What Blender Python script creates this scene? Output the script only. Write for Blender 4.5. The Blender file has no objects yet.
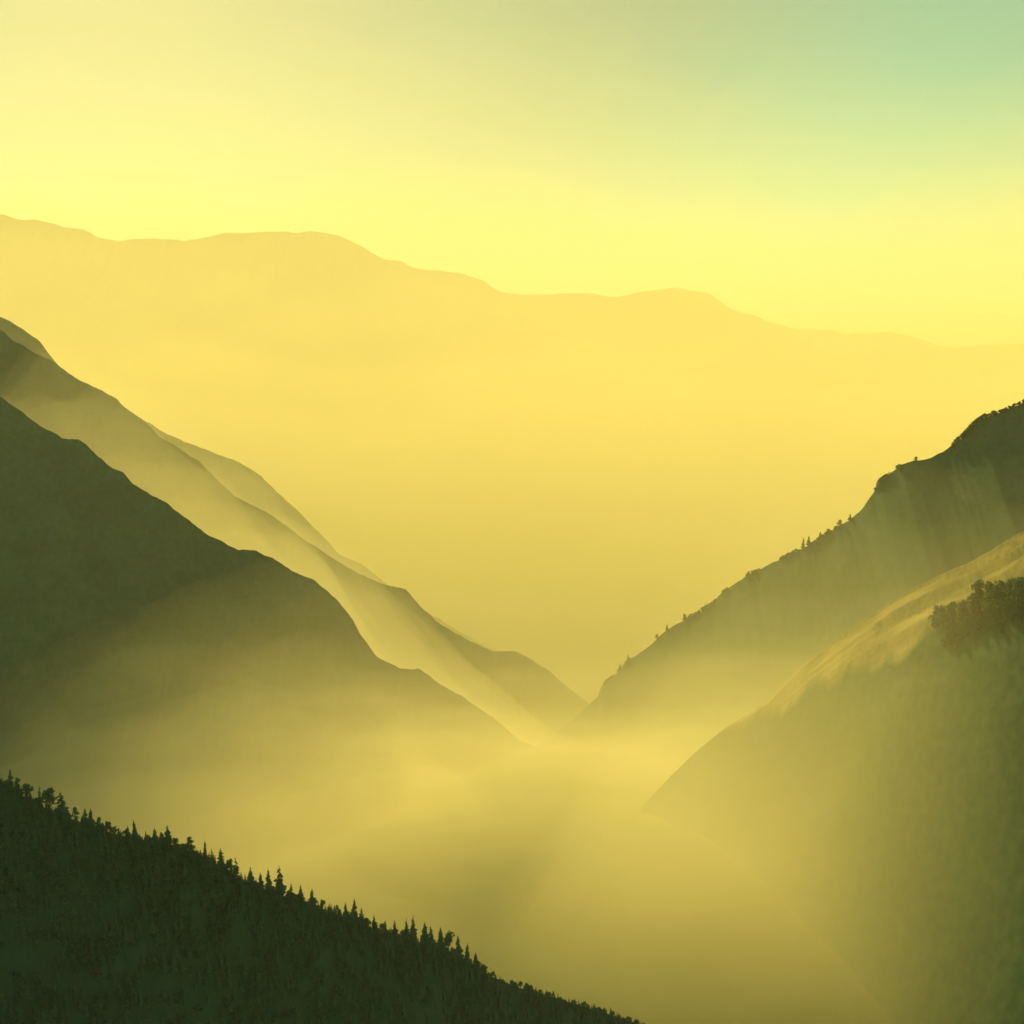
import bpy, math, random
import numpy as np
from mathutils import Vector, Matrix

random.seed(7)
rng = np.random.default_rng(11)
sc = bpy.context.scene
COL = sc.collection
R = math.radians

# ------------------------------------------------------------------ camera
W = 1024.0
LENS, SENS = 42.0, 36.0
FPX = W * LENS / SENS
PITCH = R(-7.7)
cam_d = bpy.data.cameras.new("camera")
cam_d.lens, cam_d.sensor_width = LENS, SENS
cam_d.clip_start, cam_d.clip_end = 1.0, 80000.0
cam = bpy.data.objects.new("camera", cam_d)
COL.objects.link(cam)
cam.rotation_euler = (R(90) + PITCH, 0, 0)
sc.camera = cam
CP, SP = math.cos(PITCH), math.sin(PITCH)


def world_z(py, Y):
    """height at which a point at forward distance Y stands so that its line of sight is row py"""
    v = -(py - 512.0) / FPX
    return Y * (SP + v * CP) / (CP - v * SP)


def world_x(px, py, Y):
    v = -(py - 512.0) / FPX
    return (px - 512.0) / FPX * Y / (CP - v * SP)


# ------------------------------------------------------------------ noise
def _hash(ix, iy, seed):
    ix = ix.astype(np.int64); iy = iy.astype(np.int64)
    h = (ix * 374761393 + iy * 668265263 + seed * 1274126177) & 0x7fffffff
    h = ((h ^ (h >> 13)) * 1274126177) & 0x7fffffff
    h = h ^ (h >> 16)
    return (h & 0xffff) / 32767.5 - 1.0


def vnoise(x, y, seed):
    ix, iy = np.floor(x), np.floor(y)
    fx, fy = x - ix, y - iy
    fx = fx * fx * fx * (fx * (fx * 6 - 15) + 10)
    fy = fy * fy * fy * (fy * (fy * 6 - 15) + 10)
    a = _hash(ix, iy, seed); b = _hash(ix + 1, iy, seed)
    c = _hash(ix, iy + 1, seed); d = _hash(ix + 1, iy + 1, seed)
    return (a + (b - a) * fx) * (1 - fy) + (c + (d - c) * fx) * fy


def fbm(x, y, seed, octv=5, gain=0.5, ridged=False):
    t = 0; amp = 1.0; f = 1.0; s = 0
    for o in range(octv):
        n = vnoise(x * f, y * f, seed + o * 17)
        if ridged:
            n = 1 - 2 * np.abs(n)
        t = t + amp * n; s += amp
        amp *= gain; f *= 2.03
    return t / s


# ------------------------------------------------------------------ materials
def new_mat(name):
    m = bpy.data.materials.new(name)
    m.use_nodes = True
    nt = m.node_tree
    b = nt.nodes["Principled BSDF"]
    b.inputs["Roughness"].default_value = 0.95
    b.inputs["Specular IOR Level"].default_value = 0.12
    return m, nt, b


def ground_mat(name, stops, scale, scale2, bump=0.6, dist=2.0):
    """patchy cover: two octaves of noise through a colour ramp, plus bump"""
    m, nt, b = new_mat(name)
    N, L = nt.nodes, nt.links
    tc = N.new("ShaderNodeTexCoord")
    n1 = N.new("ShaderNodeTexNoise"); n1.inputs["Scale"].default_value = scale
    n1.inputs["Detail"].default_value = 8; n1.inputs["Roughness"].default_value = 0.65
    n2 = N.new("ShaderNodeTexNoise"); n2.inputs["Scale"].default_value = scale2
    n2.inputs["Detail"].default_value = 6; n2.inputs["Roughness"].default_value = 0.7
    L.new(tc.outputs["Object"], n1.inputs["Vector"])
    L.new(tc.outputs["Object"], n2.inputs["Vector"])
    mx = N.new("ShaderNodeMath"); mx.operation = 'MULTIPLY_ADD'
    mx.inputs[1].default_value = 0.45
    L.new(n2.outputs["Fac"], mx.inputs[0])
    mul = N.new("ShaderNodeMath"); mul.operation = 'MULTIPLY'; mul.inputs[1].default_value = 0.55
    L.new(n1.outputs["Fac"], mul.inputs[0])
    L.new(mul.outputs[0], mx.inputs[2])
    cr = N.new("ShaderNodeValToRGB")
    els = cr.color_ramp.elements
    while len(els) < len(stops):
        els.new(0.5)
    for e, (p, c) in zip(els, stops):
        e.position = p; e.color = (*c, 1)
    L.new(mx.outputs[0], cr.inputs["Fac"])
    L.new(cr.outputs["Color"], b.inputs["Base Color"])
    bp = N.new("ShaderNodeBump"); bp.inputs["Strength"].default_value = bump
    bp.inputs["Distance"].default_value = dist
    L.new(mx.outputs[0], bp.inputs["Height"])
    L.new(bp.outputs["Normal"], b.inputs["Normal"])
    return m


M_SCRUB = ground_mat("scrub_slope", [(0.35, (0.022, 0.070, 0.042)), (0.52, (0.038, 0.098, 0.056)), (0.66, (0.070, 0.120, 0.066))], 0.012, 0.09)
M_FOREST_FLOOR = ground_mat("forest_floor", [(0.35, (0.016, 0.052, 0.030)), (0.55, (0.028, 0.075, 0.042)), (0.7, (0.045, 0.085, 0.05))], 0.02, 0.15)
M_MOUNTAIN = ground_mat("mountain_rock", [(0.35, (0.05, 0.07, 0.035)), (0.55, (0.10, 0.10, 0.06)), (0.7, (0.17, 0.15, 0.10))], 0.0022, 0.02, 0.15, 6)
M_MEADOW = ground_mat("dry_meadow", [(0.33, (0.13, 0.13, 0.045)), (0.5, (0.27, 0.23, 0.085)), (0.68, (0.40, 0.33, 0.13))], 0.014, 0.16)
M_VALLEY = ground_mat("valley_floor", [(0.3, (0.050, 0.078, 0.036)), (0.52, (0.068, 0.092, 0.042)), (0.7, (0.088, 0.105, 0.050))], 0.006, 0.06)


_nt = M_MEADOW.node_tree
_b = _nt.nodes["Principled BSDF"]
_cv = _nt.nodes.new("ShaderNodeAttribute"); _cv.attribute_name = "cover"
_lk = _b.inputs["Base Color"].links[0]; _grass = _lk.from_socket
_wn = _nt.nodes.new("ShaderNodeTexNoise"); _wn.inputs["Scale"].default_value = 0.08; _wn.inputs["Detail"].default_value = 8
_tc = _nt.nodes.new("ShaderNodeTexCoord"); _nt.links.new(_tc.outputs["Object"], _wn.inputs["Vector"])
_wr = _nt.nodes.new("ShaderNodeValToRGB")
_wr.color_ramp.elements[0].position = .35; _wr.color_ramp.elements[0].color = (0.024, 0.070, 0.040, 1)
_wr.color_ramp.elements[1].position = .7; _wr.color_ramp.elements[1].color = (0.055, 0.105, 0.056, 1)
_nt.links.new(_wn.outputs["Fac"], _wr.inputs["Fac"])
_cm = _nt.nodes.new("ShaderNodeMix"); _cm.data_type = 'RGBA'
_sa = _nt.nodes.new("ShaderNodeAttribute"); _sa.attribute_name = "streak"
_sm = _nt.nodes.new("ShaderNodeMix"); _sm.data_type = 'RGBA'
_sm.inputs[7].default_value = (0.46, 0.37, 0.15, 1)  # pale dry-grass streaks that also paint in the look of sunlit terrace edges
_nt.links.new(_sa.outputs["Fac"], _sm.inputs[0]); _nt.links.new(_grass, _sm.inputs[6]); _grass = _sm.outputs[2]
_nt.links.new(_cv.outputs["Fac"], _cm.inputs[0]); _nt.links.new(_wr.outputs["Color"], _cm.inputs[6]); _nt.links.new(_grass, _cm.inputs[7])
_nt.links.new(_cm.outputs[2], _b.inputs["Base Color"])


def leaf_mat(name, c1, c2, transl=0.25):
    m, nt, b = new_mat(name)
    N, L = nt.nodes, nt.links
    oi = N.new("ShaderNodeObjectInfo")
    tc = N.new("ShaderNodeTexCoord")
    nz = N.new("ShaderNodeTexNoise"); nz.inputs["Scale"].default_value = 6; nz.inputs["Detail"].default_value = 4
    L.new(tc.outputs["Object"], nz.inputs["Vector"])
    ad = N.new("ShaderNodeMath"); ad.operation = 'MULTIPLY_ADD'; ad.inputs[1].default_value = 0.5
    L.new(oi.outputs["Random"], ad.inputs[0]); 
    h = N.new("ShaderNodeMath"); h.operation = 'MULTIPLY'; h.inputs[1].default_value = 0.6
    L.new(nz.outputs["Fac"], h.inputs[0]); L.new(h.outputs[0], ad.inputs[2])
    mix = N.new("ShaderNodeMix"); mix.data_type = 'RGBA'
    mix.inputs[6].default_value = (*c1, 1); mix.inputs[7].default_value = (*c2, 1)
    L.new(ad.outputs[0], mix.inputs[0])
    L.new(mix.outputs[2], b.inputs["Base Color"])
    tr = N.new("ShaderNodeBsdfTranslucent")
    L.new(mix.outputs[2], tr.inputs["Color"])
    ms = N.new("ShaderNodeMixShader"); ms.inputs[0].default_value = transl
    L.new(b.outputs[0], ms.inputs[1]); L.new(tr.outputs[0], ms.inputs[2])
    L.new(ms.outputs[0], N["Material Output"].inputs["Surface"])
    return m


M_NEEDLE = leaf_mat("conifer_needles", (0.022, 0.078, 0.050), (0.040, 0.108, 0.066), 0.12)
M_LEAF = leaf_mat("broadleaf_foliage", (0.026, 0.085, 0.048), (0.058, 0.120, 0.066), 0.2)
M_BARK, _nt, _b = new_mat("bark")
_nz = _nt.nodes.new("ShaderNodeTexNoise"); _nz.inputs["Scale"].default_value = 25
_cr = _nt.nodes.new("ShaderNodeValToRGB")
_cr.color_ramp.elements[0].color = (0.03, 0.022, 0.015, 1); _cr.color_ramp.elements[1].color = (0.11, 0.085, 0.06, 1)
_nt.links.new(_nz.outputs["Fac"], _cr.inputs["Fac"]); _nt.links.new(_cr.outputs["Color"], _b.inputs["Base Color"])


# ------------------------------------------------------------------ mesh helper
def np_mesh(name, verts, faces_flat, loop_tot, smooth=False):
    me = bpy.data.meshes.new(name)
    verts = np.asarray(verts, dtype=np.float32)
    me.vertices.add(len(verts)); me.vertices.foreach_set("co", verts.ravel())
    faces_flat = np.asarray(faces_flat, dtype=np.int32).ravel()
    loop_tot = np.asarray(loop_tot, dtype=np.int32)
    me.loops.add(len(faces_flat)); me.loops.foreach_set("vertex_index", faces_flat)
    st = np.concatenate([[0], np.cumsum(loop_tot)[:-1]]).astype(np.int32)
    me.polygons.add(len(loop_tot))
    me.polygons.foreach_set("loop_start", st); me.polygons.foreach_set("loop_total", loop_tot)
    if smooth:
        me.polygons.foreach_set("use_smooth", np.ones(len(loop_tot), dtype=bool))
    me.update(calc_edges=True)
    return me


def grid_mesh(name, P, cover=None):
    nu, nv = P.shape[:2]
    idx = np.arange(nu * nv).reshape(nu, nv)
    q = np.stack([idx[:-1, :-1], idx[1:, :-1], idx[1:, 1:], idx[:-1, 1:]], -1).reshape(-1, 4)
    me = np_mesh(name, P.reshape(-1, 3), q, np.full(len(q), 4), True)
    if cover is not None:
        at = me.attributes.new("cover", 'FLOAT', 'POINT')
        at.data.foreach_set("value", cover.astype(np.float32).ravel())
    return me


def link(name, me, mat, parent=None, kind=None):
    o = bpy.data.objects.new(name, me)
    if me is not None and mat is not None and not me.materials:
        me.materials.append(mat)
    COL.objects.link(o)
    if parent: o.parent = parent
    if kind: o["kind"] = kind
    return o


FLOOR = -680.0


def valley_z(Y):
    """bed of the valley, falling away from the viewer"""
    c = np.clip
    return FLOOR - c((Y - 1500) / 1100, 0, 1) ** 1.2 * 210 - c((Y - 2600) / 1700, 0, 1) * 640 - c((Y - 4300) / 5700, 0, 1) * 700




class Hill:
    """a spur: its crest runs through the given (column, row, distance) points, flanks fall away on both sides"""
    def __init__(self, name, label, cat, pts, step, mat, slope=0.7, amp=30, wl=160, rough=1.2, seed=1, nv=110, turn=0.0, flare=0.0, cover=None, terraces=False, base=FLOOR - 60):
        px = np.array([p[0] for p in pts], float); py = np.array([p[1] for p in pts], float)
        dd = np.array([p[2] for p in pts], float)
        u = np.arange(px[0], px[-1], step)
        yy = np.interp(u, px, py); Y = np.interp(u, px, dd)
        k = np.hanning(5); k /= k.sum()
        yy = np.convolve(np.pad(yy, 2, 'edge'), k, 'valid')
        jit = fbm(u / 11.0, u * 0, seed + 900, 6, 0.55) * rough
        yy = yy + jit
        self.u, self.yy, self.Y = u, yy, Y
        Zc = world_z(yy, Y); Xc = world_x(u, yy, Y)
        self.Xc, self.Zc = Xc, Zc
        # cross-section parameter, dense near the crest
        t = np.linspace(0, 1, nv) ** 1.7
        L = np.maximum(Zc - base, 60)[:, None]
        # plan direction of the flanks: square to the crest, turned partly towards the viewer's side
        ns = 121
        kk = np.hanning(ns); kk /= kk.sum()
        tx = np.convolve(np.pad(np.gradient(Xc), ns // 2, 'edge'), kk, 'valid')
        ty = np.convolve(np.pad(np.gradient(Y), ns // 2, 'edge'), kk, 'valid')
        ll = np.hypot(tx, ty)
        nx, ny = (ty / ll) * turn, (-tx / ll) * turn - (1 - turn)
        ll = np.hypot(nx, ny); nx, ny = nx / ll, ny / ll
        nx = np.convolve(np.pad(nx, ns // 2, 'edge'), kk, 'valid'); ny = np.convolve(np.pad(ny, ns // 2, 'edge'), kk, 'valid')
        rows = []
        for sgn in (1, -1):                      # +1 = far flank, -1 = flank towards the camera
            tt = t[::-1] if sgn == 1 else t[1:]
            drop = L * tt[None, :]
            S = slope if sgn == -1 else slope * 0.9
            # convex near the crest, then straight, flattening at the foot
            run = drop / S * (0.92 + 0.25 * tt[None, :] + (flare if sgn == -1 else 0) * tt[None, :] ** 4)
            X = Xc[:, None] - sgn * run * nx[:, None]
            Yg = Y[:, None] - sgn * run * ny[:, None]
            Z = Zc[:, None] - drop
            env = np.clip(drop / (amp * 2.2), 0, 1)
            env = env * env * (3 - 2 * env)
            g = fbm(X / wl, Yg / (wl * 2.2), seed, 5, 0.5, True) * amp
            g = g + fbm(X / (wl * 2.7), Yg / (wl * 2.7), seed + 5, 3) * amp * 1.2
            Z = Z + g * env - amp * 0.6 * env
            if terraces and sgn == -1:
                uu = (u[:, None] + 0 * drop)
                w = 9 * fbm(uu / 160, uu * 0 + 3.3, seed + 70, 3)
                for c0, h0, wd in ((11, 3.2, 5.0), (30, 5.0, 8.0), (52, 5.5, 10.0), (80, 6.0, 12.0)):
                    k1 = 0.55 + 0.6 * fbm(uu / 90, uu * 0 + c0, seed + 71, 3)
                    Z = Z + h0 * np.clip(k1, 0, 1.2) * np.exp(-((drop - c0 - w) / wd) ** 2)
            rows.append(np.stack([X, Yg, Z], -1))
        P = np.concatenate(rows, 1)
        self.P = P; self.nv = nv
        self.obj = link(name, grid_mesh(name, P, cover(P) if cover else None), mat, kind="structure")
        self.obj["label"] = label; self.obj["category"] = cat

    def crest(self, px):
        return Vector((float(np.interp(px, self.u, self.Xc)), float(np.interp(px, self.u, self.Y)),
                       float(np.interp(px, self.u, self.Zc))))

    def front(self, px, v):
        """point on the camera-side flank, v rows (float) below the crest"""
        i = int(np.clip(np.searchsorted(self.u, px), 1, len(self.u) - 1))
        j0 = self.nv - 1
        f = min(max(v, 0), self.nv - 2.001); k = int(f); w = f - k
        a = self.P[i, j0 + k]; b = self.P[i, j0 + k + 1]
        return Vector((a * (1 - w) + b * w).tolist())


def lin(pts, xa, da, xb, db):
    """distance along a crest: da at column xa, db at column xb, levelling off outside"""
    out = []
    for x, y in pts:
        f = (x - xa) / (xb - xa)
        f = min(max(f, 0.0), 1.0)
        f = f ** 1.8 if da < db else 1 - (1 - f) ** 1.8      # levelling off at the near end
        out.append((x, y, da + (db - da) * f))
    return out


# ------------------------------------------------------------------ hills
FAR = [(-900, 330), (-500, 250), (-250, 222), (-80, 212), (4, 214), (19, 220), (39, 220), (64, 227), (82, 229), (98, 237), (117, 241), (146, 238),
       (184, 241), (199, 238), (226, 233), (282, 231.5), (299, 233), (312, 231.5), (339, 235), (362, 247), (384, 260), (402, 261.5),
       (414, 269), (462, 273), (483, 281), (500, 291), (525, 295.6), (588, 293), (613, 297), (640, 292), (674, 287), (711, 294),
       (721, 302), (736, 312), (752, 314), (768, 321), (801, 330), (835, 330), (846, 335), (887, 332), (917, 337), (944, 347),
       (977, 345), (1022, 344), (1080, 350), (1160, 338), (1300, 360), (1600, 390), (1900, 420)]
far_hill = Hill("far_mountain", "broad pale mountain range fading into yellow haze across the whole background", "mountain",
                lin(FAR, 0, 19500, 1024, 20500), 1.6, M_MOUNTAIN, slope=0.62, amp=24, wl=1500, rough=1.5, seed=3, nv=120, base=-2300)

L3 = [(-900, 200), (-500, 225), (-200, 262), (-60, 296), (5, 318), (22, 329), (40, 341), (53, 359), (66, 374), (90, 391), (116, 403), (146, 421), (166, 434),
      (186, 442), (212, 452), (239, 462), (262, 476), (276, 492), (299, 511.5), (319, 533), (340, 555), (363, 565), (383, 581),
      (410, 602), (440, 620), (463, 633), (486, 646), (513, 657), (545, 668), (575, 678), (599, 686), (640, 712), (720, 790), (800, 860)]
third_hill = Hill("left_back_spur", "thin golden spur just showing behind the second left hillside", "hill",
                  lin(L3, 5, 5600, 600, 6800), 1.2, M_SCRUB, slope=0.72, amp=45, wl=300, rough=1.7, seed=21, base=-2300)

L2 = [(-900, 190), (-500, 222), (-250, 262), (-80, 300), (3, 331), (17, 343), (30, 349.5), (53, 361), (68, 373), (86, 383), (116, 398), (123, 406), (143, 419),
      (159, 436), (176, 446), (199, 462), (219, 482), (237, 498), (266, 511.5), (286, 525), (306, 541), (336, 560.5), (360, 575),
      (383, 583), (406, 590), (420, 606), (440, 624), (466, 639), (493, 652), (513, 650.5), (526, 656), (546, 669), (566, 686),
      (586, 701), (620, 735), (680, 790), (760, 860)]
second_hill = Hill("left_middle_spur", "olive gold hillside descending behind the dark left hill into the valley notch", "hill",
                   lin(L2, 2, 3200, 600, 4300), 1.2, M_SCRUB, slope=0.8, amp=22, wl=220, rough=1.7, seed=33, base=-2300)

L1 = [(-900, 240), (-500, 265), (-250, 305), (-80, 356), (2, 398), (23, 412.5), (43, 427.5), (63, 438), (80, 439), (93, 452), (110, 466), (123, 472), (133, 484),
      (149, 494), (171, 506), (185, 517), (209, 536), (239, 550), (256, 551), (272, 558), (292, 570), (316, 581), (337, 600),
      (353, 619.5), (360, 634.5), (376, 656), (400, 668), (420, 670), (440, 684), (466, 699), (493, 717.5), (519, 739), (536, 748),
      (580, 780), (640, 820), (720, 880)]
first_hill = Hill("left_front_spur", "dark green hillside falling from the left edge into the misty valley", "hill",
                  lin(L1, 2, 2100, 536, 2600), 1.0, M_SCRUB, slope=0.92, flare=0.8, amp=5, wl=140, rough=1.7, seed=45, base=-2300)

R1 = [(380, 890), (460, 815), (537, 751), (558, 731), (579, 713), (598, 696), (600.6, 687), (614, 675), (628, 661), (649, 646), (663, 634), (675, 625),
      (699, 613), (713, 603.5), (722, 592), (738, 581), (769, 564.5), (790, 554), (801, 548), (815, 542), (831, 532), (851, 518),
      (862, 510), (870, 498), (879, 484), (890, 474), (901, 464.6), (915, 461), (931, 457.6), (948, 448), (967, 434), (978.5, 420),
      (995, 414.7), (1021, 403.6), (1100, 374), (1250, 335), (1500, 300), (1900, 270)]
right_hill = Hill("right_spur", "shaded hillside rising from the valley notch to the right edge", "hill",
                  lin(R1, 560, 3000, 1021, 2000), 1.0, M_SCRUB, slope=0.85, amp=6, wl=170, rough=1.6, seed=57, base=-2300)

R2 = [(420, 1080), (520, 960), (600, 860), (650, 798), (690, 757), (724, 729), (764, 703), (800, 668), (841, 636), (868, 617), (890, 602), (915, 588), (945, 572.5), (973, 560.5),
      (1001, 544), (1021, 532), (1080, 510), (1200, 478), (1450, 440), (1800, 410)]
def grass_cover(P):
    """1 where the spur is open grass, 0 where woods and scrub take over lower down"""
    d = P[..., 1] * CP + P[..., 2] * SP
    row = 512 - FPX * (P[..., 2] * CP - P[..., 1] * SP) / np.maximum(d, 50)
    colm = 512 + FPX * P[..., 0] / np.maximum(d, 50)
    edge = np.interp(colm, [600, 700, 760, 821, 865, 905, 935, 985, 1030, 1300], [765, 742, 716, 686, 664, 648, 632, 607, 590, 500])
    wob = 14 * fbm(P[..., 0] / 45, P[..., 1] / 45, 410, 4)
    return np.clip((edge + wob - row) / 14 + 0.5, 0, 1)


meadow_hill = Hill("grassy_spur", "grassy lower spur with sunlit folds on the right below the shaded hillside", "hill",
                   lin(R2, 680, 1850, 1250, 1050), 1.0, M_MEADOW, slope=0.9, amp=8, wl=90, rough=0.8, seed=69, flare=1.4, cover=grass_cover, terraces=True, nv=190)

NR = [(-700, 560), (-300, 690), (-80, 765), (2, 785), (30, 800), (60, 815), (100, 829), (130, 838), (165, 842), (200, 855), (230, 873), (262, 889), (285, 896), (312, 904), (340, 915),
      (375, 928), (405, 938), (440, 949), (470, 963), (490, 976), (520, 988), (560, 999), (600, 1012), (640, 1024), (700, 1046), (800, 1085), (950, 1150)]
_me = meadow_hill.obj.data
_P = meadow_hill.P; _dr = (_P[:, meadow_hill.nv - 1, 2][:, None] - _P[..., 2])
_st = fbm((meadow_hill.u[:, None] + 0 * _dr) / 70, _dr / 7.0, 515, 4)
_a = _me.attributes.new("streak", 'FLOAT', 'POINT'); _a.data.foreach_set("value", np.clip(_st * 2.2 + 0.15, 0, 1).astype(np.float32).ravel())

near_hill = Hill("forested_slope", "dark near slope under the forest in the lower left corner", "hill",
                 lin(NR, 0, 530, 640, 800), 1.5, M_FOREST_FLOOR, slope=0.78, amp=6, wl=50, rough=0.8, seed=81, nv=120)

# ------------------------------------------------------------------ ground sheet to the horizon
gx = np.concatenate([np.linspace(-16000, -4100, 50), np.linspace(-4000, 4000, 200), np.linspace(4100, 16000, 50)])
gy = np.concatenate([np.linspace(-900, 5000, 220), np.linspace(5060, 22000, 110)])
GX, GY = np.meshgrid(gx, gy, indexing='ij')
GZ = valley_z(GY) + 28 * fbm(GX / 420, GY / 420, 5, 5)
ground = link("ground", grid_mesh("ground", np.stack([GX, GY, GZ], -1)), M_VALLEY, kind="structure")

# ------------------------------------------------------------------ tree prototypes (height 1)
class TB:
    def __init__(self): self.v = []; self.f = []
    def add(self, vs, fs):
        b = len(self.v); self.v += [tuple(x) for x in vs]; self.f += [tuple(b + i for i in q) for q in fs]
    def arrays(self):
        return (np.array(self.v, np.float32), np.array([i for q in self.f for i in q], np.int32), np.array([len(q) for q in self.f], np.int32))
    def mesh(self, n):
        return np_mesh(n, *self.arrays())


def trunk_tb(h, r0, bend, rd, limbs=0):
    t = TB(); n = 7; rings = 6; vs = []; fs = []
    for k in range(rings):
        z = h * k / (rings - 1); r = r0 * (1 - 0.88 * k / (rings - 1)) * (1.35 if k == 0 else 1)
        for a in range(n):
            an = 2 * math.pi * a / n
            vs.append((math.cos(an) * r + bend * z * z, math.sin(an) * r, z))
    for k in range(rings - 1):
        for a in range(n):
            fs.append((k * n + a, k * n + (a + 1) % n, (k + 1) * n + (a + 1) % n, (k + 1) * n + a))
    fs.append(tuple(range((rings - 1) * n, rings * n)))
    t.add(vs, fs)
    for i in range(limbs):
        an = rd.random() * 6.28; z = h * rd.uniform(.35, .8); l = rd.uniform(.16, .3); r = r0 * .4
        d = Vector((math.cos(an), math.sin(an), rd.uniform(.4, 1.0))).normalized()
        s = Vector((-math.sin(an), math.cos(an), 0)); q = d.cross(s)
        p0 = Vector((bend * z * z, 0, z)); p1 = p0 + d * l
        vs = [p0 + s * r, p0 + q * r, p0 - s * r, p0 - q * r, p1 + s * r * .3, p1 + q * r * .3, p1 - s * r * .3, p1 - q * r * .3]
        t.add(vs, [(0, 1, 5, 4), (1, 2, 6, 5), (2, 3, 7, 6), (3, 0, 4, 7), (4, 5, 6, 7)])
    return t


def conifer_tb(rd, width=.2, tiers=11, z0=.12, droop=.35, bend=0.0, gap=.15, tops=1, flat=0.0):
    """whorls of drooping jagged boughs"""
    t = TB()
    for k in range(tiers):
        f = k / (tiers - 1)
        z = z0 + (1 - z0) * (f ** .92) * .965
        r = width * ((1 - f) ** (.8 - .35 * flat)) * rd.uniform(.72, 1.18) + .012
        nb = max(4, int(8 - 3 * f))
        off = rd.random() * 6.28
        for a in range(nb):
            if rd.random() < gap: continue
            an = off + 6.283 * a / nb + rd.uniform(-.25, .25)
            rr = r * rd.uniform(.65, 1.25)
            ca, sa = math.cos(an), math.sin(an)
            cx = bend * z * z
            zz = z + rd.uniform(-.015, .015)
            w = rr * .42 + .008
            th = .02 + .03 * (1 - f)
            drop = rr * droop * rd.uniform(.6, 1.4)
            root_u = (cx, 0, zz + th); root_d = (cx, 0, zz - th * .8)
            mid = (cx + ca * rr * .55, sa * rr * .55, zz - drop * .35 + th * .5)
            l = (cx + ca * rr * .6 - sa * w, sa * rr * .6 + ca * w, zz - drop * .85 - th * .4)
            rgt = (cx + ca * rr * .6 + sa * w, sa * rr * .6 - ca * w, zz - drop * .85 - th * .4)
            tip = (cx + ca * rr, sa * rr, zz - drop)
            hang = (cx + ca * rr * .5, sa * rr * .5, zz - drop * .8 - th * 1.5)
            t.add([root_u, root_d, mid, l, rgt, tip, hang],
                  [(0, 2, 3), (0, 4, 2), (2, 5, 3), (2, 4, 5), (1, 3, 6), (1, 6, 4), (3, 5, 6), (6, 5, 4)])
    for q in range(tops):
        cx = bend + (0 if tops == 1 else (-.035 + .075 * q)); zt = 1.0 - .05 * q
        n = 5; vs = [(cx * (1 if tops == 1 else 1), 0, zt)] + [(cx + .016 * math.cos(6.28 * i / n), .016 * math.sin(6.28 * i / n), zt - .13) for i in range(n)]
        t.add(vs, [(0, 1 + i, 1 + (i + 1) % n) for i in range(n)])
    return t


def leafy_tb(rd, lobes, n_leaf, size=.06):
    """leaf clumps scattered through several lobes"""
    t = TB()
    for i in range(n_leaf):
        cx, cy, cz, rr = lobes[rd.randrange(len(lobes))]
        d = Vector((rd.gauss(0, 1), rd.gauss(0, 1), rd.gauss(0, 1))).normalized() * rr * (rd.random() ** .4)
        c = Vector((cx, cy, cz)) + Vector((d.x, d.y, d.z * .8))
        a = Vector((rd.gauss(0, 1), rd.gauss(0, 1), rd.gauss(0, .7))).normalized()
        b = a.orthogonal().normalized(); b.rotate(Matrix.Rotation(rd.random() * 6.28, 3, a))
        e = a.cross(b); s = size * rd.uniform(.6, 1.4)
        t.add([c - b * s, c + e * s * .55 + a * s * .2, c + b * s, c - e * s * .55 + a * s * .2], [(0, 1, 2, 3)])
    return t


def lobes_of(rd, n, w, z0, z1):
    out = []
    for i in range(n):
        f = i / max(1, n - 1); z = z0 + (z1 - z0) * f
        an = rd.random() * 6.28; off = w * rd.uniform(.2, .75) * (1 - .6 * f)
        out.append((math.cos(an) * off, math.sin(an) * off, z, w * rd.uniform(.45, .72) * (1 - .3 * f)))
    return out


PROTO = {}
def reg(kind, trunk, crown, mat):
    PROTO.setdefault(kind, []).append((trunk, crown, mat))

rd = random.Random(5)
for i in range(4):
    b = rd.uniform(-.03, .03)
    reg('spire', trunk_tb(.95, .013, b, rd), conifer_tb(rd, rd.uniform(.12, .155), 13, .10, .5, b, .14), M_NEEDLE)
for i in range(4):
    b = rd.uniform(-.03, .03)
    reg('broad', trunk_tb(.93, .016, b, rd), conifer_tb(rd, rd.uniform(.22, .28), 11, .10, .35, b, .16), M_NEEDLE)
for i in range(2):
    reg('twin', trunk_tb(.9, .017, 0, rd), conifer_tb(rd, .24, 11, .1, .3, 0, .18, 2, .6), M_NEEDLE)
for i in range(2):
    b = .05
    reg('ragged', trunk_tb(.97, .014, b, rd), conifer_tb(rd, .15, 8, .25, .25, b, .42), M_NEEDLE)
for i in range(4):
    reg('round', trunk_tb(.6, .022, 0, rd, 6), leafy_tb(rd, lobes_of(rd, 9, .34, .38, .80), 420, .052), M_LEAF)
for i in range(3):
    reg('column', trunk_tb(.7, .02, 0, rd, 4), leafy_tb(rd, lobes_of(rd, 9, .2, .25, .84), 330, .045), M_LEAF)

for i in range(4):
    reg('full', trunk_tb(.5, .022, 0, rd, 5), leafy_tb(rd, lobes_of(rd, 12, .40, .12, .78), 520, .055), M_LEAF)

MESH = {}
for kind, lst in PROTO.items():
    for i, (t, c, m) in enumerate(lst):
        tm = t.mesh("trunk"); tm.materials.append(M_BARK)
        cm = c.mesh("crown"); cm.materials.append(m)
        MESH.setdefault(kind, []).append((tm, cm))
NAME = {'full': 'broadleaf_tree', 'spire': 'conifer', 'broad': 'conifer', 'twin': 'conifer', 'ragged': 'conifer', 'round': 'broadleaf_tree', 'column': 'broadleaf_tree'}


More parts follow.
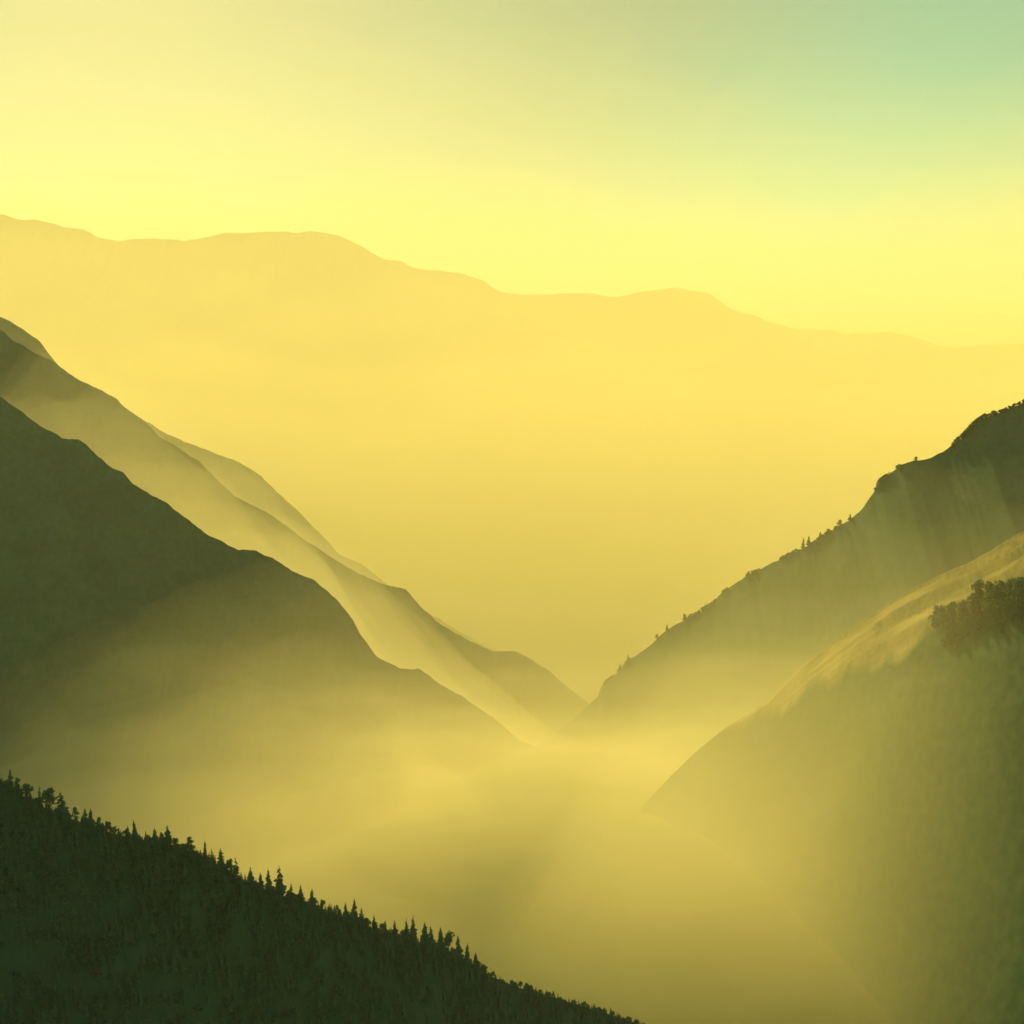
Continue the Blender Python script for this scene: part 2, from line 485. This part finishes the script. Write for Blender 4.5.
def tree(kind, loc, height, label, group, wide=1.0, rd=rd):
    tm, cm = rd.choice(MESH[kind])
    e = bpy.data.objects.new(NAME[kind], None); COL.objects.link(e)
    e.empty_display_size = 1
    e.location = loc
    e.rotation_euler = (rd.uniform(-.03, .03), rd.uniform(-.03, .03), rd.random() * 6.28)
    e.scale = (height * wide, height * wide, height)
    e["label"] = label; e["category"] = "tree"
    if group: e["group"] = group
    link("trunk", tm, None, e); link("crown", cm, None, e)
    return e


# ------------------------------------------------------------------ trees on the near forest crest: (column, top row, pixel height, kind, width, label)
G_CREST = "trees along the near forest crest"
CREST = [
    (10, 769, 17, 'spire', 1.3, "pointed conifer at the left edge of the photo, highest on the near forest crest"),
    (18, 776, 12, 'column', 1.0, "slim stubby tree right beside the pointed conifer at the left edge"),
    (28, 781, 13, 'round', 1.1, "first round bushy tree right of the left edge conifers on the crest"),
    (40, 786, 11, 'ragged', 1.2, "sparse open-crowned tree between two round trees near the left edge"),
    (50, 785, 15, 'round', 1.0, "domed tree with arching crown on the crest, second round one from the left edge"),
    (62, 791, 18, 'broad', 1.1, "broad conifer where the crest first steps steeply down, near the left edge"),
    (75, 806, 12, 'column', 1.2, "short rounded tree at the foot of the first step in the crest"),
    (85, 808, 12, 'spire', 1.4, "left one of a close pair of short conifers on the crest"),
    (91, 808, 13, 'spire', 1.4, "right one of a close pair of short conifers on the crest"),
    (98, 816, 9, 'column', 1.2, "small tree just right of the close pair of short conifers"),
    (108, 820, 11, 'round', 1.0, "low round tree in the dip before the lone dark post-like conifer"),
    (128, 825, 12, 'broad', .9, "small pointed tree immediately left of the lone dark post-like conifer"),
    (135, 820, 18, 'spire', 1.2, "lone dark post-like conifer rising above its low neighbours"),
    (155, 827, 13, 'broad', 1.0, "low pointed conifer in the middle of the flat stretch of crest"),
    (168, 825, 17, 'twin', .9, "conifer with two tops ending the flat stretch of crest"),
    (191, 835, 17, 'column', 1.3, "blunt thick tree standing where the crest turns down after the flat stretch"),
    (205, 840, 16, 'spire', .9, "thin straight conifer like a needle on the falling crest"),
    (213, 848, 12, 'ragged', 1.2, "thin see-through tree beside a broad dark one on the falling crest"),
    (221, 848, 18, 'broad', 1.1, "broad dark conifer between two see-through trees on the falling crest"),
    (230, 857, 13, 'round', .8, "small round tree with light showing through it, below the broad dark conifer"),
    (237, 857, 18, 'ragged', 1.2, "gappy narrow tree with a tufted top on the falling crest"),
    (251, 866, 18, 'broad', 1.0, "sturdy pointed conifer just before the three spires"),
    (261, 872, 16, 'spire', 1.1, "shortest and leftmost of the three spires near the tallest tree"),
    (269, 869, 20, 'spire', 1.2, "slender spire immediately left of the tallest blocky-topped conifer"),
    (280, 866, 26, 'twin', .85, "tallest tree of the crest, thick with a blocky top"),
    (291, 883, 14, 'spire', 1.1, "thin short spire tucked under the right side of the tallest tree"),
    (301, 885, 16, 'spire', 1.3, "leaning-looking spire halfway between the tallest tree and the clean triangular one"),
    (312, 888, 17, 'broad', 1.0, "clean triangular conifer standing free above a bare stretch of crest"),
    (338, 904, 10, 'column', 1.1, "tiny round-topped tree at the end of the bare stretch of crest"),
    (346, 902, 15, 'spire', 1.2, "short spire left of the sharp tall one past the bare stretch"),
    (354, 899, 19, 'spire', 1.3, "sharp tall spire, highest of the group past the bare stretch"),
    (362, 907, 17, 'broad', .9, "sloping-shouldered conifer right of the sharp tall spire"),
    (374, 914, 17, 'broad', .95, "dark spearhead-shaped conifer standing alone in a gap"),
    (385, 920, 16, 'broad', 1.0, "squat conifer in the gap after the dark spearhead-shaped one"),
    (395, 920, 17, 'spire', 1.2, "narrow conifer just left of the large double-peaked clump"),
    (407, 918, 22, 'broad', .8, "left shoulder of the large double-peaked clump, a thick conifer"),
    (413, 915, 25, 'broad', .85, "highest conifer of the large double-peaked clump"),
    (425, 922, 19, 'spire', 1.3, "pointed conifer directly right of the double-peaked clump"),
    (431, 925, 19, 'broad', .8, "soft-topped conifer second to the right of the double-peaked clump"),
    (441, 926, 20, 'spire', 1.3, "upright dark spire midway along the stretch right of the clump"),
    (449, 929, 22, 'round', .8, "rounded full tree right of the upright dark spire"),
    (459, 935, 22, 'spire', 1.2, "steep narrow spire on the last steep drop of the forest, first of three"),
    (467, 943, 21, 'spire', 1.2, "steep narrow spire on the last steep drop of the forest, middle of three"),
    (476, 952, 20, 'spire', 1.3, "steep narrow spire on the last steep drop of the forest, lowest of three"),
    (482, 962, 15, 'broad', 1.0, "last full conifer before the crest flattens into low scrub"),
    (493, 972, 8, 'round', 1.2, "low bush-like tree just past the last full conifer"),
    (521, 980, 9, 'round', 1.0, "small dark round tree, left of a pair on the low scrubby crest"),
    (527, 982, 9, 'round', 1.0, "small dark round tree, right of a pair on the low scrubby crest"),
    (553, 991, 9, 'column', 1.2, "little upright tree on the low scrubby crest near the bottom edge"),
    (585, 1003, 8, 'round', 1.2, "last low round tree before the crest leaves the bottom edge"),
]
for px, top, hp, kind, wide, lab in CREST:
    c = near_hill.crest(px)
    ztop = world_z(top, c.y)
    base_z = min(c.z - .4, ztop - hp / FPX * c.y)
    base_z = c.z - .5
    h = max(ztop - base_z, 5.0)
    tree(kind, (c.x, c.y, base_z), h, lab, G_CREST, wide * (1.35 if kind == 'spire' else 1.1))

rd2 = random.Random(99)
for i in range(150):                      # lower trees that close the crest line between the ones above
    px = rd2.uniform(-20, 640)
    v = rd2.uniform(0, 5)
    p = near_hill.front(px, v)
    k = rd2.choice(['spire', 'broad', 'broad', 'round', 'column'])
    hh = rd2.uniform(3.2, 6.2) if px < 490 else rd2.uniform(2.2, 4.5)
    tree(k, (p.x, p.y, p.z - .4), hh, "low dark tree packed among its like just under the near forest crest line",
         "low trees under the near forest crest", rd2.uniform(.9, 1.3), rd2)


# ------------------------------------------------------------------ the forest mass below the crest: one object
def merged(name, items, mat, kind='stuff'):
    V = []; F = []; T = []; base = 0
    for (v, f, t), loc, sc3, rot in items:
        ca, sa = math.cos(rot), math.sin(rot)
        x = (v[:, 0] * ca - v[:, 1] * sa) * sc3[0] + loc[0]
        y = (v[:, 0] * sa + v[:, 1] * ca) * sc3[0] + loc[1]
        z = v[:, 2] * sc3[1] + loc[2]
        V.append(np.stack([x, y, z], -1)); F.append(f + base); T.append(t); base += len(v)
    o = link(name, np_mesh(name, np.concatenate(V), np.concatenate(F), np.concatenate(T)), mat)
    o["kind"] = kind
    return o


lo = random.Random(3)
LOWC = [conifer_tb(lo, lo.uniform(.16, .27), 8, .06, .4, 0, .1).arrays() for _ in range(8)]
LOWB = [leafy_tb(lo, lobes_of(lo, 7, .36, .35, .72), 130, .09).arrays() for _ in range(5)]
items = []
for i in range(7000):
    px = lo.uniform(-60, 760); v = 1.5 + 74 * lo.random() ** 1.15
    p = near_hill.front(px, v)
    h = lo.uniform(4.5, 9) * (.8 if px > 500 else 1)
    h = min(h, near_hill.crest(px).z - p.z + lo.uniform(3.0, 5.5))
    a = lo.choice(LOWC) if lo.random() < .72 else lo.choice(LOWB)
    items.append((a, (p.x + lo.uniform(-3, 3), p.y, p.z - .6), (h * lo.uniform(.9, 1.2), h), lo.random() * 6.28))
fo = merged("forest", items, M_NEEDLE)
fo["label"] = "dense dark forest covering the near slope in the lower left corner"; fo["category"] = "forest"

# ------------------------------------------------------------------ right hillside crest: few single trees, and low scrub
G_R = "trees on the right hillside crest"
RT = [
    (803, 540, 9, 'spire', 1.5, "left of the two small conifers standing side by side on the right hillside crest"),
    (808.5, 538, 10, 'spire', 1.6, "right of the two small conifers standing side by side on the right hillside crest"),
    (820, 534, 8, 'broad', 1.3, "bushy tree just above the two side by side conifers on the right crest"),
    (828, 531, 6, 'full', 1.2, "second low tree above the two side by side conifers on the right crest"),
    (840, 522, 6, 'full', 1.2, "low round tree halfway between the two conifers and the steep rocky step"),
    (850, 516, 5, 'broad', 1.3, "small tree at the foot of the steep rocky step on the right crest"),
    (916, 459, 4, 'full', 1.4, "tiny bush on the shoulder high on the right hillside"),
    (706, 605, 8, 'spire', 1.4, "pointed tree at the lower bend of the right hillside crest"),
    (684, 616, 7, 'full', 1.1, "round tree left of the lower bend of the right hillside crest"),
    (667, 626, 10, 'spire', 1.4, "dark little conifer sticking up on the lower right hillside crest"),
    (657, 636, 6, 'full', 1.1, "small bush directly below the dark little conifer on the lower crest"),
    (628, 657, 7, 'broad', 1.2, "small pointed tree above the last bluff before the valley notch"),
    (620, 666, 7, 'broad', 1.2, "lowest pointed tree, right on top of the last bluff by the valley notch"),
]
for px, top, hp, kind, wide, lab in RT:
    c = right_hill.crest(px)
    ztop = world_z(top - 3, c.y)
    bz = min(c.z - .5, ztop - (hp - 2) / FPX * c.y)
    tree(kind, (c.x, c.y, bz), ztop - bz, lab, G_R, wide)
items = []
for i in range(900):
    px = lo.uniform(545, 1040); v = abs(lo.gauss(0, 1.2))
    dens = fbm(np.array([px / 16.0]), np.array([0.0]), 77, 2)[0]
    if dens < -.15: continue
    p = right_hill.front(px, v)
    h = lo.uniform(3.5, 8.5) * (1 + .7 * max(dens, 0))
    items.append((lo.choice(LOWB), (p.x, p.y, p.z - h * .12), (h * 1.2, h), lo.random() * 6.28))
s1 = merged("scrub", items, M_LEAF)
s1["label"] = "low scrub and bushes along the crest of the right hillside"; s1["category"] = "scrub"

# ------------------------------------------------------------------ grove at the right edge on the grassy spur
_F = meadow_hill.P[:, meadow_hill.nv - 1:, :].reshape(-1, 3)
_D = _F[:, 1] * CP - _F[:, 2] * -SP
_col = 512 + FPX * _F[:, 0] / _D
_row = 512 - FPX * (_F[:, 2] * CP - _F[:, 1] * SP) / _D


def on_surface(px, py):
    """the spot on the grassy spur that is seen in column px, row py"""
    e = (_col - px) ** 2 + (_row - py) ** 2 + np.where(_D < 300, 1e9, 0)
    near = np.where(e < max(9.0, e.min() * 1.5))[0]
    return Vector(_F[near[np.argmin(_D[near])]].tolist())

GT = [
    (934, 601, 26, 'full', .8, "leftmost tree of the dark grove at the right edge, dark edged against the sunlit grass"),
    (941, 603, 24, 'full', .9, "second tree from the left in the dark grove, just inside its pointed edge"),
    (950, 598, 26, 'full', 1.0, "broad tree in the lower left shoulder of the dark grove"),
    (960, 595, 26, 'full', 1.0, "full tree just left of the step in the dark grove outline"),
    (970, 590, 28, 'full', .9, "tree in the inner corner of the step in the dark grove outline"),
    (976, 575, 34, 'full', .8, "tall tree forming the step of the dark grove outline"),
    (986, 575, 34, 'full', .9, "tall tree right beside the step of the dark grove outline"),
    (997, 578, 32, 'full', 1.2, "slightly lower tree in the dip of the upper grove outline"),
    (1007, 574, 34, 'full', .9, "tall tree near the right edge in the upper grove outline"),
    (1018, 570, 36, 'full', .9, "tallest grove tree, touching the right edge of the photo"),
]
for px, top, hp, kind, wide, lab in GT:
    p = on_surface(px, top + hp)
    tree(kind, (p.x, p.y, p.z - .5), hp / FPX * p.y + .5, lab, "trees of the dark grove on the grassy spur", wide)
items = []
ex, ey = [700, 760, 821, 865, 905, 930, 972, 1000, 1150], [752, 728, 700, 680, 664, 642, 618, 612, 560]
_edge = np.interp(_col, ex, ey)
_ok = np.where((_D > 300) & (_col > 938) & (_col < 1200) & (_row > _edge - 4) & (_row < _edge + 90))[0]
for i in range(4500):
    q = _ok[lo.randrange(len(_ok))]
    if _row[q] < _edge[q] + lo.gauss(2, 5) or _row[q] > _edge[q] + 14 + lo.gauss(0, 4): continue
    if lo.random() > np.clip((_col[q] - 938) / 18, 0, 1) ** 1.5: continue
    p = _F[q]
    h = lo.uniform(6, 12) * (.55 + .45 * min(1, max(0, (_col[q] - 938) / 18)))
    items.append((lo.choice(LOWB) if lo.random() < .8 else lo.choice(LOWC), (p[0] + lo.uniform(-3, 3), p[1] + lo.uniform(-3, 3), p[2] - h * .2), (h * 1.3, h), lo.random() * 6.28))
wd = merged("woodland", items, M_LEAF)
wd["label"] = "hazy dark woodland just below the grove on the grassy spur"; wd["category"] = "woodland"

# ------------------------------------------------------------------ light
SUN_AZ, SUN_EL = R(-19), R(27)            # azimuth from straight ahead (+Y), negative = left
sdir = Vector((math.sin(SUN_AZ) * math.cos(SUN_EL), math.cos(SUN_AZ) * math.cos(SUN_EL), math.sin(SUN_EL)))
sl = bpy.data.lights.new("sun", 'SUN'); sl.energy = 5.0; sl.angle = R(0.5); sl.color = (1.0, 0.77, 0.25)
so = bpy.data.objects.new("sun", sl); COL.objects.link(so)
so.rotation_euler = sdir.to_track_quat('Z', 'Y').to_euler()
so.location = sdir * 3000

wo = bpy.data.worlds.new("World"); sc.world = wo; wo.use_nodes = True
N, L = wo.node_tree.nodes, wo.node_tree.links
sky = N.new("ShaderNodeTexSky"); sky.sky_type = 'NISHITA'; sky.sun_disc = False
sky.sun_elevation = SUN_EL
sky.sun_rotation = SUN_AZ
sky.air_density = 1.0; sky.dust_density = 0.4; sky.ozone_density = 1.0
# tint added to the sky: warm towards the sun, green elsewhere to colour shadows
geo = N.new("ShaderNodeTexCoord")
dt = N.new("ShaderNodeVectorMath"); dt.operation = 'DOT_PRODUCT'
dt.inputs[1].default_value = sdir
L.new(geo.outputs["Generated"], dt.inputs[0])
mr = N.new("ShaderNodeMapRange"); mr.inputs[1].default_value = -1.0; mr.inputs[2].default_value = 1.0
L.new(dt.outputs["Value"], mr.inputs[0])
tint = N.new("ShaderNodeValToRGB"); tint.color_ramp.interpolation = 'EASE'
te = tint.color_ramp.elements
for i, (p, c) in enumerate([(0.62, (0.42, 1.0, 0.66)), (0.885, (0.40, 0.79, 0.41)), (0.965, (0.62, 0.61, 0.26)), (1.0, (0.61, 0.54, 0.22))]):
    e = te[i] if i < 2 else te.new(p)
    e.position = p; e.color = (*c, 1)
L.new(mr.outputs[0], tint.inputs["Fac"])
flt = N.new("ShaderNodeMix"); flt.data_type = 'RGBA'; flt.blend_type = 'MULTIPLY'; flt.inputs[0].default_value = 1.0
L.new(tint.outputs["Color"], flt.inputs[7])
L.new(sky.outputs[0], flt.inputs[6])
bg = N["Background"]; bg.inputs["Strength"].default_value = 0.061
L.new(flt.outputs[2], bg.inputs["Color"])

# ------------------------------------------------------------------ haze: the air of the whole valley
HAZE_D = 0.000028
MIST_K = 1.05
BASIN = [(-500, .00012), (-100, .00006), (300, .000024), (700, .00002), (1050, .000022), (1400, .000024), (1750, .000024)]
MIST = [(60 + 44 * i, 0.0030 * (math.exp(-(60 + 44 * i) / 190) - (math.exp(-(104 + 44 * i) / 190) if i < 12 else 0))) for i in range(13)]
hx0, hx1, hy0, hy1, hz0, hz1 = -17000, 17000, -1200, 24000, -2600, 2560
hv = [(x, y, z) for x in (hx0, hx1) for y in (hy0, hy1) for z in (hz0, hz1)]
hf = [(0, 1, 3, 2), (4, 6, 7, 5), (0, 4, 5, 1), (2, 3, 7, 6), (0, 2, 6, 4), (1, 5, 7, 3)]
hm = bpy.data.meshes.new("haze"); hm.from_pydata(hv, [], hf); hm.update()
mh = bpy.data.materials.new("haze"); mh.use_nodes = True
nt = mh.node_tree
nt.nodes.remove(nt.nodes["Principled BSDF"])
pv = nt.nodes.new("ShaderNodeVolumePrincipled")
pv.inputs["Color"].default_value = (1.0, 0.92, 0.55, 1)
pv.inputs["Density"].default_value = HAZE_D
pv.inputs["Anisotropy"].default_value = 0.08
nt.links.new(pv.outputs[0], nt.nodes["Material Output"].inputs["Volume"])
hz = link("haze", hm, mh); hz["kind"] = "stuff"
hz["label"] = "golden haze filling the air of the whole valley"; hz["category"] = "haze"

# denser mist pooled in the bottom of the valley: bodies of even density, each with an uneven top,
# the deeper ones thinner, so that the mist thins out upwards
def sm(a):
    a = np.clip(a, 0, 1); return a * a * a * (a * (a * 6 - 15) + 10)


def mist_body(MX, MY, MZ, bottom, dens, label, cat, group):
    nu_, nv_ = MX.shape; id_ = np.arange(nu_ * nv_).reshape(nu_, nv_); nb_ = nu_ * nv_
    q1 = np.stack([id_[:-1, :-1], id_[1:, :-1], id_[1:, 1:], id_[:-1, 1:]], -1).reshape(-1, 4)
    rim = np.concatenate([id_[:, 0], id_[-1, 1:], id_[-2::-1, -1], id_[0, -2:0:-1]])
    r2 = np.roll(rim, -1)
    Q = np.concatenate([q1, q1[:, ::-1] + nb_, np.stack([rim, rim + nb_, r2 + nb_, r2], -1)])
    top_ = np.stack([MX, MY, MZ], -1).reshape(-1, 3)
    bot_ = np.stack([MX, MY, np.full_like(MX, bottom)], -1).reshape(-1, 3)
    mm = mh.copy(); mm.name = "valley_mist"
    mm.node_tree.nodes["Principled Volume"].inputs["Density"].default_value = dens
    o = link("haze", np_mesh("mist", np.concatenate([top_, bot_]), Q, np.full(len(Q), 4)), mm)
    o["kind"] = "stuff"; o["label"] = label; o["category"] = cat; o["group"] = group


MX, MY = np.meshgrid(np.linspace(-1700, 2400, 200), np.linspace(350, 4300, 220), indexing='ij')
bed_ = valley_z(MY) - 50
for k, (thick, dens) in enumerate(MIST):
    wl_ = 190 + 17 * k
    bump = fbm(MX / wl_, MY / wl_, 301 + 40 * k, 4)
    start = 400 + 28 * k
    env = sm((MY - start) / (1250 - 28 * k)) * sm((4100 - 22 * k - MY) / 1900) * sm((2350 - 22 * k - MX) / 1000) * sm((MX + 1560 - 18 * k) / 1250) * sm((3350 - 60 * k - MY) / 1300)
    mist_body(MX, MY, bed_ - 4 * k + thick * (1 + 0.32 * bump) * env, -1800.0 - 12 * k, dens * MIST_K,
              "pale mist pooled low in the valley between the hillsides", "mist", "mist lying in the valley")
# thinner veils hanging between the two left spurs and along the foot of the slopes
for k, (top, dens) in enumerate([(-400, .0005), (-230, .00045), (-70, .0005), (90, .00045)]):
    X2, Y2 = np.meshgrid(np.linspace(-3000, 500, 110), np.linspace(1500, 4200, 120), indexing='ij')
    env = sm((Y2 - 2050 - 40 * k) / 600) * sm((4100 - 60 * k - Y2) / 1500) * sm((520 - 120 * k - X2) / 1300) * sm((X2 + 2950) / 700)
    bump = fbm(X2 / 260, Y2 / 260, 501 + 40 * k, 4)
    b2 = valley_z(Y2) - 75 - 6 * k
    mist_body(X2, Y2, b2 + (top - b2) * env * (1 + 0.24 * bump), -1760.0 - 7 * k, dens,
              "thin veil of mist hanging between the two left hillsides", "mist", "veils between the left hillsides")
for k, (thick, dens) in enumerate([(100, .0009), (150, .0006), (200, .00042), (250, .00025), (310, .00012)]):
    X2, Y2 = np.meshgrid(np.linspace(-1500, 250, 110), np.linspace(420, 2900, 130), indexing='ij')
    env = sm((Y2 - 440 - 14 * k) / 800) * sm((2850 - 25 * k - Y2) / 1000) * sm((240 - 15 * k - X2) / 500) * sm((X2 + 1450) / 500)
    bump = fbm(X2 / 170, Y2 / 170, 601 + 40 * k, 4)
    b2 = valley_z(Y2) - 75 - 6 * k
    mist_body(X2, Y2, b2 + thick * env * (1 + 0.3 * bump), -1720.0 - 7 * k, dens,
              "mist gathered at the foot of the dark left hillside", "mist", "mist at the foot of the left hillside")
for k, (top, dens) in enumerate([(-440, .0001), (-360, .00012), (-290, .0002), (-220, .0003), (-140, .0003), (-60, .0002), (30, .00006), (120, .00003)]):
    X2, Y2 = np.meshgrid(np.linspace(-260, 1500, 110), np.linspace(500, 1780, 120), indexing='ij')
    env = sm((Y2 - 760 - 12 * k) / 450) * sm((1740 - 20 * k - Y2) / 550) * sm((X2 + 230 - 20 * k) / 450) * sm((1480 - X2) / 400)
    bump = fbm(X2 / 150, Y2 / 150, 651 + 40 * k, 4)
    b2 = valley_z(Y2) - 75 - 6 * k + 0 * X2
    mist_body(X2, Y2, b2 + (top - b2) * env * (1 + 0.12 * bump), -1390.0 - 7 * k, dens,
              "mist drifting in front of the wooded right slope", "mist", "mist before the right slope")
MX, MY = np.meshgrid(np.linspace(-15500, 15500, 130), np.linspace(1200, 21500, 170), indexing='ij')
for k, (top, dens) in enumerate(BASIN):
    wl_ = 1500 + 150 * k
    bump = fbm(MX / wl_, MY / wl_, 701 + 40 * k, 4)
    env = sm((MY - 1950 - 200 * k) / (2200 + 400 * k)) * sm((21300 - 80 * k - MY) / 1200) * sm((15400 - 60 * k - np.abs(MX)) / 3000)
    mist_body(MX, MY, valley_z(MY) - 110 - 9 * k + (top + 110 + 9 * k - valley_z(MY)) * env * (1 + 0.26 * bump), -2420.0 - 10 * k, dens,
              "golden mist filling the wide valley in front of the far mountains", "mist", "mist before the far mountains")

# ------------------------------------------------------------------ render settings
sc.render.engine = 'CYCLES'
sc.cycles.volume_bounces = 8
sc.cycles.use_adaptive_sampling = True
sc.cycles.adaptive_threshold = 0.02
sc.cycles.max_bounces = 10
sc.cycles.transparent_max_bounces = 1024
sc.cycles.diffuse_bounces = 2
sc.cycles.use_denoising = True
sc.cycles.sample_clamp_indirect = 8
sc.view_settings.view_transform = 'Standard'
sc.view_settings.look = 'None'
sc.view_settings.exposure = 1.02
sc.view_settings.gamma = 1.0
